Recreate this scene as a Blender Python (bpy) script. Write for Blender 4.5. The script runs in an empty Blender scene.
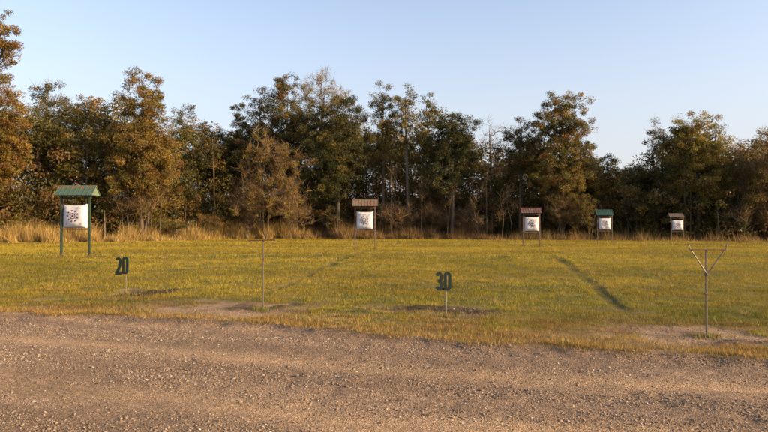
import bpy, math, random
import numpy as np
from mathutils import Vector, Matrix
R = math.radians
random.seed(7)
rng = np.random.default_rng(11)
scene = bpy.context.scene
col = scene.collection

# ------------------------------------------------------------------ camera
F = 603.0                      # focal length in photo pixels (768 wide)
CAMZ = 1.6
HOR = 222.0                    # row of the horizon in the photo
cam = bpy.data.cameras.new('camera')
cam.sensor_width = 36.0
cam.lens = F / 768 * 36.0
cam.clip_start = 0.05
cam.clip_end = 5000
camo = bpy.data.objects.new('camera', cam)
col.objects.link(camo)
camo.location = (0, 0, CAMZ)
camo.rotation_euler = (R(90) + math.atan((HOR - 216) / F), 0, 0)
scene.camera = camo

# ------------------------------------------------------------------ light
SUN_EL = 17.0                  # degrees above the horizon
SUN_AZ = 108.0                  # clockwise from +Y (the view direction)
w = bpy.data.worlds.new('World')
scene.world = w
w.use_nodes = True
wn = w.node_tree
wn.nodes.clear()
sky = wn.nodes.new('ShaderNodeTexSky')
sky.sky_type = 'NISHITA'
sky.sun_disc = False
sky.sun_elevation = R(SUN_EL)
sky.sun_rotation = R(SUN_AZ)
sky.air_density = 1.0
sky.dust_density = 2.0
sky.ozone_density = 1.0
bg = wn.nodes.new('ShaderNodeBackground')
bg.inputs['Strength'].default_value = 0.15
wo = wn.nodes.new('ShaderNodeOutputWorld')
wb = wn.nodes.new('ShaderNodeMix'); wb.data_type = 'RGBA'; wb.blend_type = 'MULTIPLY'      # the photo's white balance
wb.inputs[0].default_value = 1.0; wb.inputs[7].default_value = (1.07, .99, 1.0, 1)
wn.links.new(sky.outputs[0], wb.inputs[6]); tcw = wn.nodes.new('ShaderNodeTexCoord'); sxw = wn.nodes.new('ShaderNodeSeparateXYZ'); wn.links.new(tcw.outputs['Generated'], sxw.inputs[0])
hz = wn.nodes.new('ShaderNodeMapRange'); hz.interpolation_type = 'SMOOTHSTEP'      # pale evening haze low in the sky
hz.inputs[1].default_value = -.02; hz.inputs[2].default_value = .42; hz.inputs[3].default_value = .80; hz.inputs[4].default_value = .12
wn.links.new(sxw.outputs[2], hz.inputs[0])
wh = wn.nodes.new('ShaderNodeMix'); wh.data_type = 'RGBA'; wh.inputs[7].default_value = (2.25, 2.28, 2.50, 1)
wn.links.new(hz.outputs[0], wh.inputs[0]); wn.links.new(wb.outputs[2], wh.inputs[6]); wn.links.new(wh.outputs[2], bg.inputs['Color'])
wn.links.new(bg.outputs[0], wo.inputs['Surface'])
sun = bpy.data.lights.new('sun', 'SUN')
sun.energy = 5.0
sun.angle = R(0.6)
sun.color = (1.0, 0.72, 0.38)
suno = bpy.data.objects.new('sun', sun)
col.objects.link(suno)
sd = Vector((math.sin(R(SUN_AZ)) * math.cos(R(SUN_EL)), math.cos(R(SUN_AZ)) * math.cos(R(SUN_EL)), math.sin(R(SUN_EL))))
suno.rotation_euler = sd.to_track_quat('Z', 'Y').to_euler()
suno.location = sd * 60
scene.view_settings.view_transform = 'Standard'
scene.view_settings.look = 'None'
scene.view_settings.gamma = 1
scene.view_settings.use_curve_mapping = False
scene.view_settings.exposure = 1.06

# ------------------------------------------------------------------ helpers
def tag(o, label=None, cat=None, group=None, kind=None):
    if label: o['label'] = label
    if cat: o['category'] = cat
    if group: o['group'] = group
    if kind: o['kind'] = kind
    return o

def empty(name, loc, rz=0):
    o = bpy.data.objects.new(name, None)
    o.location = loc
    o.rotation_euler = (0, 0, rz)
    o.empty_display_size = 0.3
    col.objects.link(o)
    return o

def mesh_np(name, verts, faces, mat, parent=None, colors=None, smooth=False):
    """verts (n,3), faces (m,k) with one k; colors (n,3) -> point attribute 'tint'."""
    me = bpy.data.meshes.new(name)
    verts = np.asarray(verts, np.float32)
    faces = np.asarray(faces, np.int32)
    k = faces.shape[1]
    me.vertices.add(len(verts)); me.vertices.foreach_set('co', verts.ravel())
    me.loops.add(faces.size); me.loops.foreach_set('vertex_index', faces.ravel())
    me.polygons.add(len(faces))
    me.polygons.foreach_set('loop_start', np.arange(0, faces.size, k, dtype=np.int32))
    me.polygons.foreach_set('loop_total', np.full(len(faces), k, np.int32))
    if smooth:
        me.polygons.foreach_set('use_smooth', np.ones(len(faces), bool))
    if colors is not None:
        a = me.attributes.new('tint', 'FLOAT_COLOR', 'POINT')
        c = np.ones((len(verts), 4), np.float32); c[:, :3] = colors
        a.data.foreach_set('color', c.ravel())
    me.update(calc_edges=True)
    me.validate()
    me.materials.append(mat)
    o = bpy.data.objects.new(name, me)
    col.objects.link(o)
    if parent: o.parent = parent
    return o

class MB:
    """collects plain python geometry and links it as one mesh object"""
    def __init__(s): s.v = []; s.f = []
    def box(s, c, d, rot=None):
        n = len(s.v)
        for x, y, z in [(-1,-1,-1),(1,-1,-1),(1,1,-1),(-1,1,-1),(-1,-1,1),(1,-1,1),(1,1,1),(-1,1,1)]:
            p = Vector((x*d[0]/2, y*d[1]/2, z*d[2]/2))
            if rot: p = rot @ p
            s.v.append(tuple(p + Vector(c)))
        for q in [(0,3,2,1),(4,5,6,7),(0,1,5,4),(1,2,6,5),(2,3,7,6),(3,0,4,7)]:
            s.f.append(tuple(n+i for i in q))
        return s
    def tube(s, pts, rad, n=8, cap=True):
        pts = [Vector(p) for p in pts]
        if not hasattr(rad, '__len__'): rad = [rad]*len(pts)
        base = len(s.v)
        for i, p in enumerate(pts):
            t = (pts[min(i+1, len(pts)-1)] - pts[max(i-1, 0)])
            t = t.normalized() if t.length > 1e-9 else Vector((0,0,1))
            a = t.cross(Vector((0,0,1)) if abs(t.z) < 0.9 else Vector((1,0,0))).normalized()
            b = t.cross(a)
            for k in range(n):
                an = 2*math.pi*k/n
                s.v.append(tuple(p + (a*math.cos(an) + b*math.sin(an))*rad[i]))
        for i in range(len(pts)-1):
            for k in range(n):
                s.f.append((base+i*n+k, base+i*n+(k+1)%n, base+(i+1)*n+(k+1)%n, base+(i+1)*n+k))
        if cap:
            s.f.append(tuple(base+k for k in reversed(range(n))))
            s.f.append(tuple(base+(len(pts)-1)*n+k for k in range(n)))
        return s
    def build(s, name, mat, parent=None, bevel=0, smooth=False):
        me = bpy.data.meshes.new(name)
        me.from_pydata(s.v, [], s.f)
        me.update()
        if smooth:
            for p in me.polygons: p.use_smooth = True
        me.materials.append(mat)
        o = bpy.data.objects.new(name, me)
        col.objects.link(o)
        if parent: o.parent = parent
        if bevel:
            m = o.modifiers.new('bevel', 'BEVEL'); m.width = bevel; m.segments = 2; m.limit_method = 'ANGLE'
        return o

# value noise
_tabs = {}
def vnoise(x, y, seed=0):
    if seed not in _tabs: _tabs[seed] = np.random.default_rng(seed+100).random((256, 256)).astype(np.float32)
    T = _tabs[seed]
    xi = np.floor(x).astype(int); yi = np.floor(y).astype(int)
    fx = x-xi; fy = y-yi
    fx = fx*fx*(3-2*fx); fy = fy*fy*(3-2*fy)
    a = T[xi & 255, yi & 255]; b = T[(xi+1) & 255, yi & 255]
    c = T[xi & 255, (yi+1) & 255]; d = T[(xi+1) & 255, (yi+1) & 255]
    return (a*(1-fx)+b*fx)*(1-fy) + (c*(1-fx)+d*fx)*fy
def fbm(x, y, oct=4, seed=0):
    s = 0; amp = 1; tot = 0
    for o in range(oct):
        s = s + amp*vnoise(x*2**o+o*17.3, y*2**o+o*9.1, seed+o); tot += amp; amp *= .5
    return s/tot
def sstep(a, b, x):
    t = np.clip((x-a)/(b-a), 0, 1); return t*t*(3-2*t)

# ------------------------------------------------------------------ terrain functions
def base_z(Y):
    Y = np.asarray(Y, float)
    ks = [-1000, 12, 18, 25, 30, 36, 44, 52, 62, 5000]
    zs = [0, 0, .08, .13, .09, .0, -.2, -.23, -.3, -.3]
    d = 1.2
    return (np.interp(Y-d, ks, zs)+np.interp(Y, ks, zs)+np.interp(Y+d, ks, zs))/3
def PX(px, Y): return (px-384.0)/F*Y
def PZ(py, Y): return CAMZ-(py-HOR)/F*Y
def YG(py):                     # near-field distance of a ground row
    return CAMZ*F/(py-HOR)
# gravel edge
_ex = [-60, -12, PX(0, 10.3), PX(110, 10.05), PX(200, 9.75), PX(300, 9.1), PX(400, 8.25), PX(520, 7.75), PX(620, 7.35), PX(768, 6.95), 9, 60]
_ey = [15.5, 11.6, 10.3, 10.05, 9.75, 9.1, 8.25, 7.75, 7.35, 6.95, 6.1, -6]
def edge_y(X): return np.interp(X, _ex, _ey)
def road_d(X, Y):               # >0 on the lawn side
    return Y-edge_y(X)+ (fbm(X*1.0, Y*1.0, 5, 5)-.5)*.75
def seg_dist(X, Y, pts):
    best = np.full(np.shape(X), 1e9)
    for (x0, y0), (x1, y1) in zip(pts[:-1], pts[1:]):
        dx, dy = x1-x0, y1-y0
        t = np.clip(((X-x0)*dx+(Y-y0)*dy)/(dx*dx+dy*dy), 0, 1)
        best = np.minimum(best, np.hypot(X-x0-t*dx, Y-y0-t*dy))
    return best
paths = [[(-2.75, 12.6), (PX(287, 14.8), 14.8), (PX(335, 22.5), 22.5), (PX(369, 33), 33)],
         [(4.3, 10.2), (PX(614, 11.8), 11.8), (PX(590, 15.6), 15.6), (PX(570, 20.5), 20.5), (PX(553, 27), 27)]]
def path_m(X, Y):
    X2 = X+(fbm(X*.8, Y*.8, 3, 41)-.5)*.22
    m = np.zeros(np.shape(X))
    for k, p in enumerate(paths):
        d = seg_dist(X2, Y, p)
        wd = (.06, .09)[k]+.0045*Y
        m = np.maximum(m, np.exp(-(d/wd)**4)*(0.70, .62)[k]*(.55+.9*sstep(.35, .6, fbm(X*2.2, Y*1.6, 3, 143)))*np.clip(sstep(-.2, 1.6, Y-p[0][1])+.0, 0, 1))
    return m
# (px,py,half width px,half height px, strength)
_bare = [(225, 310, 70, 6, 1.2), (262, 308, 26, 3, 1), (150, 306, 40, 3, .45), (700, 334, 85, 8, 1.2), (640, 328, 40, 5, .8), (762, 342, 40, 4, .9),
         (540, 334, 60, 4, .35), (127, 293, 16, 3, .6), (447, 312, 52, 3.5, .5), (390, 309, 26, 2.5, .6), (75, 254, 26, 1.5, .7),
         (365, 248.5, 22, 1, .7), (531, 247, 20, 1, .7), (604, 243, 14, .8, .5), (30, 309, 60, 2, .35), (320, 327, 40, 2.5, .4)]
_mud_shade = [(155, 293.5, 24, 2.0, 1.1), (395, 309, 30, 1.6, .9), (240, 307.5, 22, 1.6, 1.0), (278, 306, 10, 1.5, .8), (745, 340, 30, 1.8, .8), (20, 317, 30, 1.2, .7), (90, 318.5, 26, 1.3, .7), (345, 331, 40, 1.8, .6), (175, 321, 40, 1.3, .5), (137, 291, 12, 1, .6), (470, 311.5, 34, 3.0, 1.2), (435, 308.5, 34, 2.0, 1.1), (404, 307, 14, 1, .7),  # turned earth, plus painted post shadow and lip shade along the gravel
        (248, 306, 16, 1.4, .9), (205, 303, 20, .8, .4), (720, 342, 30, 1.4, .5), (700, 333, 16, 1.2, .5), (300, 304, 20, 1, .5), (640, 320, 20, 1, .4)]  # first patch here paints the shadow left of the left rack post
def ellm(X, Y, L, sd, jit=.55):
    m = np.zeros(np.shape(X))
    n = (fbm(X*2.2, Y*2.2, 4, sd)-.5)*2*jit
    for px, py, wx, wy, s in L:
        if py > 270: Yc = YG(py)
        else: Yc = {254: 25.5, 248.5: 35.5, 247: 44, 243: 52}[py]
        Xc = PX(px, Yc); rx = wx/F*Yc; ry = max(wy*1.35*Yc*Yc/(CAMZ*F), .16)
        if py < 270: rx = wx/F*Yc; ry = .5
        d = np.hypot((X-Xc)/rx, (Y-Yc)/ry)
        m = np.maximum(m, s*sstep(1.35, .55, d+n))
    return np.clip(m, 0, 1.2)
def bare_m(X, Y):
    m = ellm(X, Y, _bare, 21)
    e = sstep(.9, .0, road_d(X, Y))*sstep(.38, .62, fbm(X*1.7, Y*2.6, 4, 31))
    m = np.maximum(m, e)
    m = np.maximum(m, .55*sstep(.60, .75, fbm(X*.9, Y*2.4, 4, 33))*sstep(5.5, 1.5, road_d(X, Y)))
    return np.clip(m, 0, 1)
def mud_shade_m(X, Y): return np.clip(ellm(X, Y, _mud_shade, 27, .7), 0, 1)
# road bands: u = distance across the road
def road_u(X, Y): return Y+.30*X
def track_m(X, Y):              # 1 on dusty wheel tracks
    u = road_u(X, Y)+(fbm(X*.5, Y*.5, 3, 51)-.5)*.8
    m = np.exp(-((u-6.85)/.30)**2)+.9*np.exp(-((u-5.05)/.33)**2)+.6*np.exp(-((u-8.6)/.2)**2)+.8*np.exp(-((u-3.2)/.4)**2)+.8*np.exp(-((u-1.5)/.4)**2)
    return np.clip(m, 0, 1)
def ground_z(X, Y, fine=True):
    z = base_z(Y)
    z = z+(fbm(X*.12, Y*.12, 3, 61)-.5)*.10*sstep(14, 30, Y)*sstep(60, 40, Y)
    if fine:
        rd = road_d(X, Y)
        on = sstep(.1, -.2, rd)
        near = sstep(45, 20, Y)
        z = z+(fbm(X*1.1, Y*1.4, 4, 63)-.5)*.07*near*sstep(.0, .8, rd)
        z = z-.045*path_m(X, Y)+.07*mud_shade_m(X, Y)*(fbm(X*7, Y*7, 3, 119)-.25)*near
        tr = track_m(X, Y)
        ro = (fbm(X*6, Y*6, 3, 65)-.5)*.035*(1-.7*tr)+(fbm(X*.9, Y*1.6, 3, 69)-.5)*.045 - .02*tr - .045
        z = z+ro*on
        z = z+.03*np.exp(-((rd-.1)/.25)**2)-.03*bare_m(X, Y)*sstep(0, .3, rd)
    return z

# ------------------------------------------------------------------ materials
def new_mat(name):
    m = bpy.data.materials.new(name); m.use_nodes = True
    nt = m.node_tree; nt.nodes.clear()
    out = nt.nodes.new('ShaderNodeOutputMaterial')
    return m, nt, out
def L(nt, a, b): nt.links.new(a, b)
def noise(nt, scale, detail=4, rough=.6, coord='Object', vecscale=None):
    tc = nt.nodes.new('ShaderNodeTexCoord')
    n = nt.nodes.new('ShaderNodeTexNoise')
    n.inputs['Scale'].default_value = scale; n.inputs['Detail'].default_value = detail; n.inputs['Roughness'].default_value = rough
    if vecscale:
        mp = nt.nodes.new('ShaderNodeMapping'); mp.inputs['Scale'].default_value = vecscale
        L(nt, tc.outputs[coord], mp.inputs[0]); L(nt, mp.outputs[0], n.inputs['Vector'])
    else:
        L(nt, tc.outputs[coord], n.inputs['Vector'])
    return n.outputs['Fac']
def ramp(nt, fac, stops):
    r = nt.nodes.new('ShaderNodeValToRGB')
    while len(r.color_ramp.elements) < len(stops): r.color_ramp.elements.new(.5)
    for e, (p, c) in zip(r.color_ramp.elements, stops):
        e.position = p; e.color = (*c, 1)
    L(nt, fac, r.inputs[0]); return r.outputs[0]
def mixc(nt, fac, a, b, mode='MIX'):
    m = nt.nodes.new('ShaderNodeMix'); m.data_type = 'RGBA'; m.blend_type = mode
    for sock, v in ((m.inputs[0], fac), (m.inputs[6], a), (m.inputs[7], b)):
        if isinstance(v, (int, float)): sock.default_value = v
        elif isinstance(v, tuple): sock.default_value = (*v, 1)
        else: L(nt, v, sock)
    return m.outputs[2]
def bumpn(nt, fac, strength, dist):
    b = nt.nodes.new('ShaderNodeBump'); b.inputs['Strength'].default_value = strength; b.inputs['Distance'].default_value = dist
    L(nt, fac, b.inputs['Height']); return b.outputs[0]
def attr(nt, name='tint'):
    a = nt.nodes.new('ShaderNodeAttribute'); a.attribute_name = name; return a.outputs['Color']
def principled(nt, out, color, rough=.8, normal=None, metal=0, spec=.3):
    p = nt.nodes.new('ShaderNodeBsdfPrincipled')
    if isinstance(color, tuple): p.inputs['Base Color'].default_value = (*color, 1)
    else: L(nt, color, p.inputs['Base Color'])
    if isinstance(rough, (int, float)): p.inputs['Roughness'].default_value = rough
    else: L(nt, rough, p.inputs['Roughness'])
    p.inputs['Metallic'].default_value = metal
    p.inputs['Specular IOR Level'].default_value = spec
    if normal is not None: L(nt, normal, p.inputs['Normal'])
    L(nt, p.outputs[0], out.inputs['Surface'])
    return p

def mat_tint(name, transl=0.0, rough=.8, spec=.2, bump=None, mottled=None):
    """colour from the mesh's own 'tint' attribute; leaves also let light through"""
    m, nt, out = new_mat(name)
    c = attr(nt)
    if mottled:
        c = mixc(nt, 1.0, c, ramp(nt, noise(nt, mottled[0], 5), [(.3, (mottled[1],)*3), (.7, (mottled[2],)*3)]), 'MULTIPLY')
    nrm = bumpn(nt, noise(nt, bump[0], 6, .7), bump[1], bump[2]) if bump else None
    p = principled(nt, out, c, rough, nrm, 0, spec)
    if transl:
        t = nt.nodes.new('ShaderNodeBsdfTranslucent'); L(nt, c, t.inputs['Color'])
        mx = nt.nodes.new('ShaderNodeMixShader'); mx.inputs[0].default_value = transl
        L(nt, p.outputs[0], mx.inputs[1]); L(nt, t.outputs[0], mx.inputs[2]); L(nt, mx.outputs[0], out.inputs['Surface'])
    return m
M = {}
M['leaf'] = mat_tint('leaf', .40, .55, .25)
M['blade'] = mat_tint('grass_blade', .35, .6, .2)
M['dry'] = mat_tint('dry_grass', .3, .7, .15)
M['ground'] = mat_tint('lawn_soil', 0, .95, .1, (28, .6, .04), (9, .75, 1.2))
M['stone'] = mat_tint('stone', 0, .85, .2, (60, .4, .01))
m, nt, out = new_mat('gravel_dust')
c = attr(nt)
c = mixc(nt, 1.0, c, ramp(nt, noise(nt, 45, 6, .75), [(.32, (.42,)*3), (.5, (.95,)*3), (.70, (1.5,)*3)]), 'MULTIPLY')
vor = nt.nodes.new('ShaderNodeTexVoronoi'); vor.inputs['Scale'].default_value = 60
tcn = nt.nodes.new('ShaderNodeTexCoord'); L(nt, tcn.outputs['Object'], vor.inputs['Vector'])
sv = nt.nodes.new('ShaderNodeSeparateColor'); L(nt, vor.outputs['Color'], sv.inputs[0])
c = mixc(nt, 1.0, c, ramp(nt, sv.outputs[0], [(.0, (.62,)*3), (.6, (1.0,)*3), (.92, (1.1,)*3), (1.0, (1.7,)*3)]), 'MULTIPLY')
h = nt.nodes.new('ShaderNodeMath'); h.operation = 'MULTIPLY_ADD'
L(nt, vor.outputs['Distance'], h.inputs[0]); h.inputs[1].default_value = -.8; L(nt, noise(nt, 35, 6, .75), h.inputs[2])
principled(nt, out, c, .95, bumpn(nt, h.outputs[0], .9, .02), 0, .15)
M['gravel'] = m
def mat_bark(name, c1, c2):
    m, nt, out = new_mat(name)
    f = noise(nt, 3.5, 6, .7, 'Object', (3, 3, .5))
    principled(nt, out, ramp(nt, f, [(.3, c1), (.7, c2)]), .9, bumpn(nt, f, .6, .05), 0, .15)
    return m
M['bark'] = mat_bark('bark', (.05, .038, .028), (.15, .115, .085))
M['barkpale'] = mat_bark('pale_bark', (.09, .07, .05), (.20, .155, .115))
M['deadwood'] = mat_bark('dead_wood', (.22, .18, .14), (.42, .36, .29))
def mat_paint(name, c, c2, rust=0.0, rustcol=(.16, .045, .02), rough=.55, scale=5, grad=None, metal=0):
    m, nt, out = new_mat(name)
    base = ramp(nt, noise(nt, scale*1.7, 5), [(.3, c), (.7, c2)])
    if rust > 0:
        f = noise(nt, scale, 6, .65)
        if grad:                                         # wear starts from the ridge (local z)
            tc = nt.nodes.new('ShaderNodeTexCoord'); sx = nt.nodes.new('ShaderNodeSeparateXYZ'); L(nt, tc.outputs['Object'], sx.inputs[0])
            mr = nt.nodes.new('ShaderNodeMapRange'); mr.inputs[1].default_value = grad[0]; mr.inputs[2].default_value = grad[1]
            mr.inputs[3].default_value = -.25; mr.inputs[4].default_value = .12
            L(nt, sx.outputs[2], mr.inputs[0])
            ad = nt.nodes.new('ShaderNodeMath'); ad.operation = 'ADD'; L(nt, f, ad.inputs[0]); L(nt, mr.outputs[0], ad.inputs[1]); f = ad.outputs[0]
        mk = ramp(nt, f, [(.62-rust, (0,0,0)), (.70-rust, (1,1,1))])
        base = mixc(nt, mk, base, rustcol)
    principled(nt, out, base, rough, bumpn(nt, noise(nt, 40, 4), .15, .01), metal, .4)
    return m
M['green_post'] = mat_paint('green_painted_steel', (.017, .034, .020), (.028, .052, .029), .04, rough=.5)
M['grey_post'] = mat_paint('weathered_steel', (.09, .085, .075), (.16, .15, .13), .14, rough=.55)
M['dark_post'] = mat_paint('dark_steel', (.05, .045, .04), (.09, .08, .07), .12)
M['rack_steel'] = mat_paint('rack_steel', (.09, .078, .064), (.16, .135, .11), .06, (.12, .06, .035), .5, 9)
M['red_bar'] = mat_paint('rusty_bar', (.08, .028, .018), (.13, .05, .03), .10, (.08, .04, .03), .7, 9)
M['roof_green'] = mat_paint('green_sheet_roof', (.042, .080, .056), (.065, .108, .076), .06, (.20, .07, .04), .6, 6, (.05, .40))
M['roof_gable'] = mat_paint('sunlit_green_sheet', (.10, .15, .09), (.13, .18, .11), .05, rough=.5)  # roof green lightened, sunlight on the gable put into the colour
M['roof_tan'] = mat_paint('faded_sheet_roof', (.11, .092, .062), (.17, .14, .095), .12, (.17, .05, .03), .7, 5.5)
M['roof_rust'] = mat_paint('rusty_sheet_roof', (.075, .06, .055), (.11, .09, .08), .17, (.085, .026, .02), .7, 3.2)
M['roof_teal'] = mat_paint('teal_sheet_roof', (.008, .036, .028), (.012, .052, .039), .03, rough=.5)
M['roof_grey'] = mat_paint('brown_grey_roof', (.06, .05, .042), (.10, .082, .068), .08, rough=.7)
M['sign_dark'] = mat_paint('sign_dark_green', (.003, .011, .011), (.006, .017, .016), 0, rough=.7)
M['sign_edge'] = mat_paint('sign_green_edge', (.007, .038, .034), (.012, .055, .048), 0, rough=.5)
M['stake'] = mat_paint('galvanised_stake', (.13, .125, .11), (.21, .20, .18), .03, rough=.5, metal=.2)
M['ink'] = mat_paint('ink', (.075, .014, .018), (.12, .03, .035), 0, rough=.8)
m, nt, out = new_mat('bag_cloth')
f1 = noise(nt, 5, 5, .6); f2 = noise(nt, 2.4, 3, .5, 'Object', (1, 1, 1.8))
cc = ramp(nt, f1, [(.25, (.56, .53, .56)), (.6, (.62, .60, .63))])
principled(nt, out, cc, .75, bumpn(nt, f2, .3, .03), 0, .2)
M['bag'] = m
M['strap'] = mat_paint('black_strap', (.02, .02, .02), (.035, .032, .03), 0, rough=.8)

# ------------------------------------------------------------------ ground + road (one grid, split along the gravel edge)
def spaced(segs):
    out = [segs[0][0]]
    for a, b, s0, s1 in segs:
        x = a
        while x < b-1e-6:
            t = (x-a)/(b-a); x = min(b, x+s0+(s1-s0)*t); out.append(x)
    return np.array(out)
ys = np.concatenate([-spaced([(0, 3.2, .09, .12), (3.2, 60, .15, 12), (60, 900, 40, 120)])[:0:-1]]+[spaced([(0, 3.8, .12, .045), (3.8, 11, .034, .05), (11, 16, .05, .09), (16, 36, .10, .25), (36, 75, .4, 1.0), (75, 300, 3, 30), (300, 2500, 60, 300)])])
xp = spaced([(0, 8, .045, .05), (8, 16, .06, .16), (16, 40, .25, .7), (40, 200, 2, 25), (200, 2500, 60, 300)])
xs = np.concatenate([-xp[:0:-1], xp])
GX, GY = np.meshgrid(xs, ys)
GZ = ground_z(GX, GY)
rd = road_d(GX, GY); bm = bare_m(GX, GY); mm = mud_shade_m(GX, GY); tr = track_m(GX, GY); pm = path_m(GX, GY)
def mix(a, b, t): return a*(1-t[..., None])+np.array(b)*t[..., None]
n1 = fbm(GX*.35, GY*.35, 4, 71); n2 = fbm(GX*3, GY*3, 4, 75); n3 = fbm(GX*14, GY*14, 3, 77)
lawn = mix(np.broadcast_to(np.array([.15, .115, .024]), GX.shape+(3,)), (.09, .085, .018), sstep(.35, .65, n1))
lawn = mix(lawn, (.20, .145, .05), .5*sstep(.5, .75, n2))
lawn = mix(lawn, (.075, .062, .022), .6*pm)
lawn = mix(lawn, (.15, .095, .045), sstep(2.2, .3, rd+(n2-.5)*2)*.7)
forest = (GY > 57)
soil = mix(np.broadcast_to(np.array([.30, .205, .13]), GX.shape+(3,)), (.19, .12, .075), sstep(.3, .7, n2))
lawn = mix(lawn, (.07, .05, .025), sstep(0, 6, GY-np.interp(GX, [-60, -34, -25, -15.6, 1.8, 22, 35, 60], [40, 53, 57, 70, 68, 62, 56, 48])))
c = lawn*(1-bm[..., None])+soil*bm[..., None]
c = mix(c, (.045, .028, .018), np.clip(mm, 0, 1)*.85)  # mud colour, doubling as painted shade by the post and gravel lip
gr = mix(np.broadcast_to(np.array([.245, .165, .108]), GX.shape+(3,)), (.37, .245, .145), tr*.95)
gr = gr*(.70+.60*fbm(GX*.6, (GY+.27*GX)*2.8, 4, 81)[..., None])*(.9+.2*n3[..., None])
onr = sstep(.12, -.15, rd)
c = c*(1-onr[..., None])+gr*onr[..., None]
V = np.stack([GX, GY, GZ], -1).reshape(-1, 3); C = c.reshape(-1, 3)
ny, nx = GX.shape
idx = np.arange(ny*nx).reshape(ny, nx)
Q = np.stack([idx[:-1, :-1], idx[:-1, 1:], idx[1:, 1:], idx[1:, :-1]], -1).reshape(-1, 4)
isr = (edge_y(V[Q[:, 0], 0])+.05 > V[Q[:, 0], 1]) & (V[Q[:, 0], 1] > -12)
def sub(Qs, name, mat):
    u, inv = np.unique(Qs.ravel(), return_inverse=True)
    return mesh_np(name, V[u], inv.reshape(-1, 4), mat, None, C[u], True)
tag(sub(Q[isr], 'gravel_road', M['gravel']), 'pale brown gravel road with dusty wheel tracks', kind='structure')
tag(sub(Q[~isr], 'ground', M['ground']), 'mown field ground of thin grass and bare earth', kind='structure')

# loose stones on the road
def stones(n, xr, yr, s0, s1, name, label, onroad=True):
    X = rng.uniform(*xr, n*3); Y = rng.uniform(*yr, n*3)
    rdd = road_d(X, Y)
    cl = fbm(X*.9, (Y+.27*X)*3.4, 4, 91)
    dens = np.where(rdd < 0, (1-.9*track_m(X, Y))*(.22+.78*sstep(.40, .62, cl)), bare_m(X, Y)*.35)
    keep = rng.random(n*3) < dens
    X = X[keep][:n]; Y = Y[keep][:n]; k = len(X)
    s = s0*(s1/s0)**(rng.random(k)**3.6)
    oc = np.array([(1,0,0),(0,1,0),(-1,0,0),(0,-1,0),(0,0,1),(0,0,-1)], float)
    of = np.array([(0,1,4),(1,2,4),(2,3,4),(3,0,4),(1,0,5),(2,1,5),(3,2,5),(0,3,5)])
    a = rng.uniform(0, 2*np.pi, k)
    P = oc[None]*rng.uniform(.6, 1.25, (k, 6, 1))*s[:, None, None]
    P = P*np.stack([rng.uniform(.8, 1.4, k), rng.uniform(.7, 1.1, k), rng.uniform(.4, .75, k)], -1)[:, None]
    P += rng.normal(0, .12, P.shape)*s[:, None, None]
    ca, sa = np.cos(a)[:, None], np.sin(a)[:, None]
    x = P[..., 0]*ca-P[..., 1]*sa; y = P[..., 0]*sa+P[..., 1]*ca
    P[..., 0] = x+X[:, None]; P[..., 1] = y+Y[:, None]
    P[..., 2] += (ground_z(X, Y)+s*.12)[:, None]
    fc = (of[None]+np.arange(k)[:, None, None]*6).reshape(-1, 3)
    t = rng.random((k, 1))
    cc = np.array([.15, .105, .073])*(1-t)+np.array([.29, .21, .148])*t
    lt = rng.random(k) < .08; cc[lt] = (.38, .31, .26)
    dk = rng.random(k) < .15; cc[dk] = (.12, .09, .08)
    cc = np.repeat(cc, 6, 0)
    return tag(mesh_np(name, P.reshape(-1, 3), fc, M['stone'], None, cc), label, kind='stuff')
stones(5200, (-9, 9), (3.6, 11.2), .010, .026, 'larger_stones', 'bigger pale and dark stones lying loose on the gravel road')
stones(240000, (-9, 9), (3.6, 11.2), .003, .0155, 'gravel_stones', 'loose small stones scattered over the gravel road')

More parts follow.
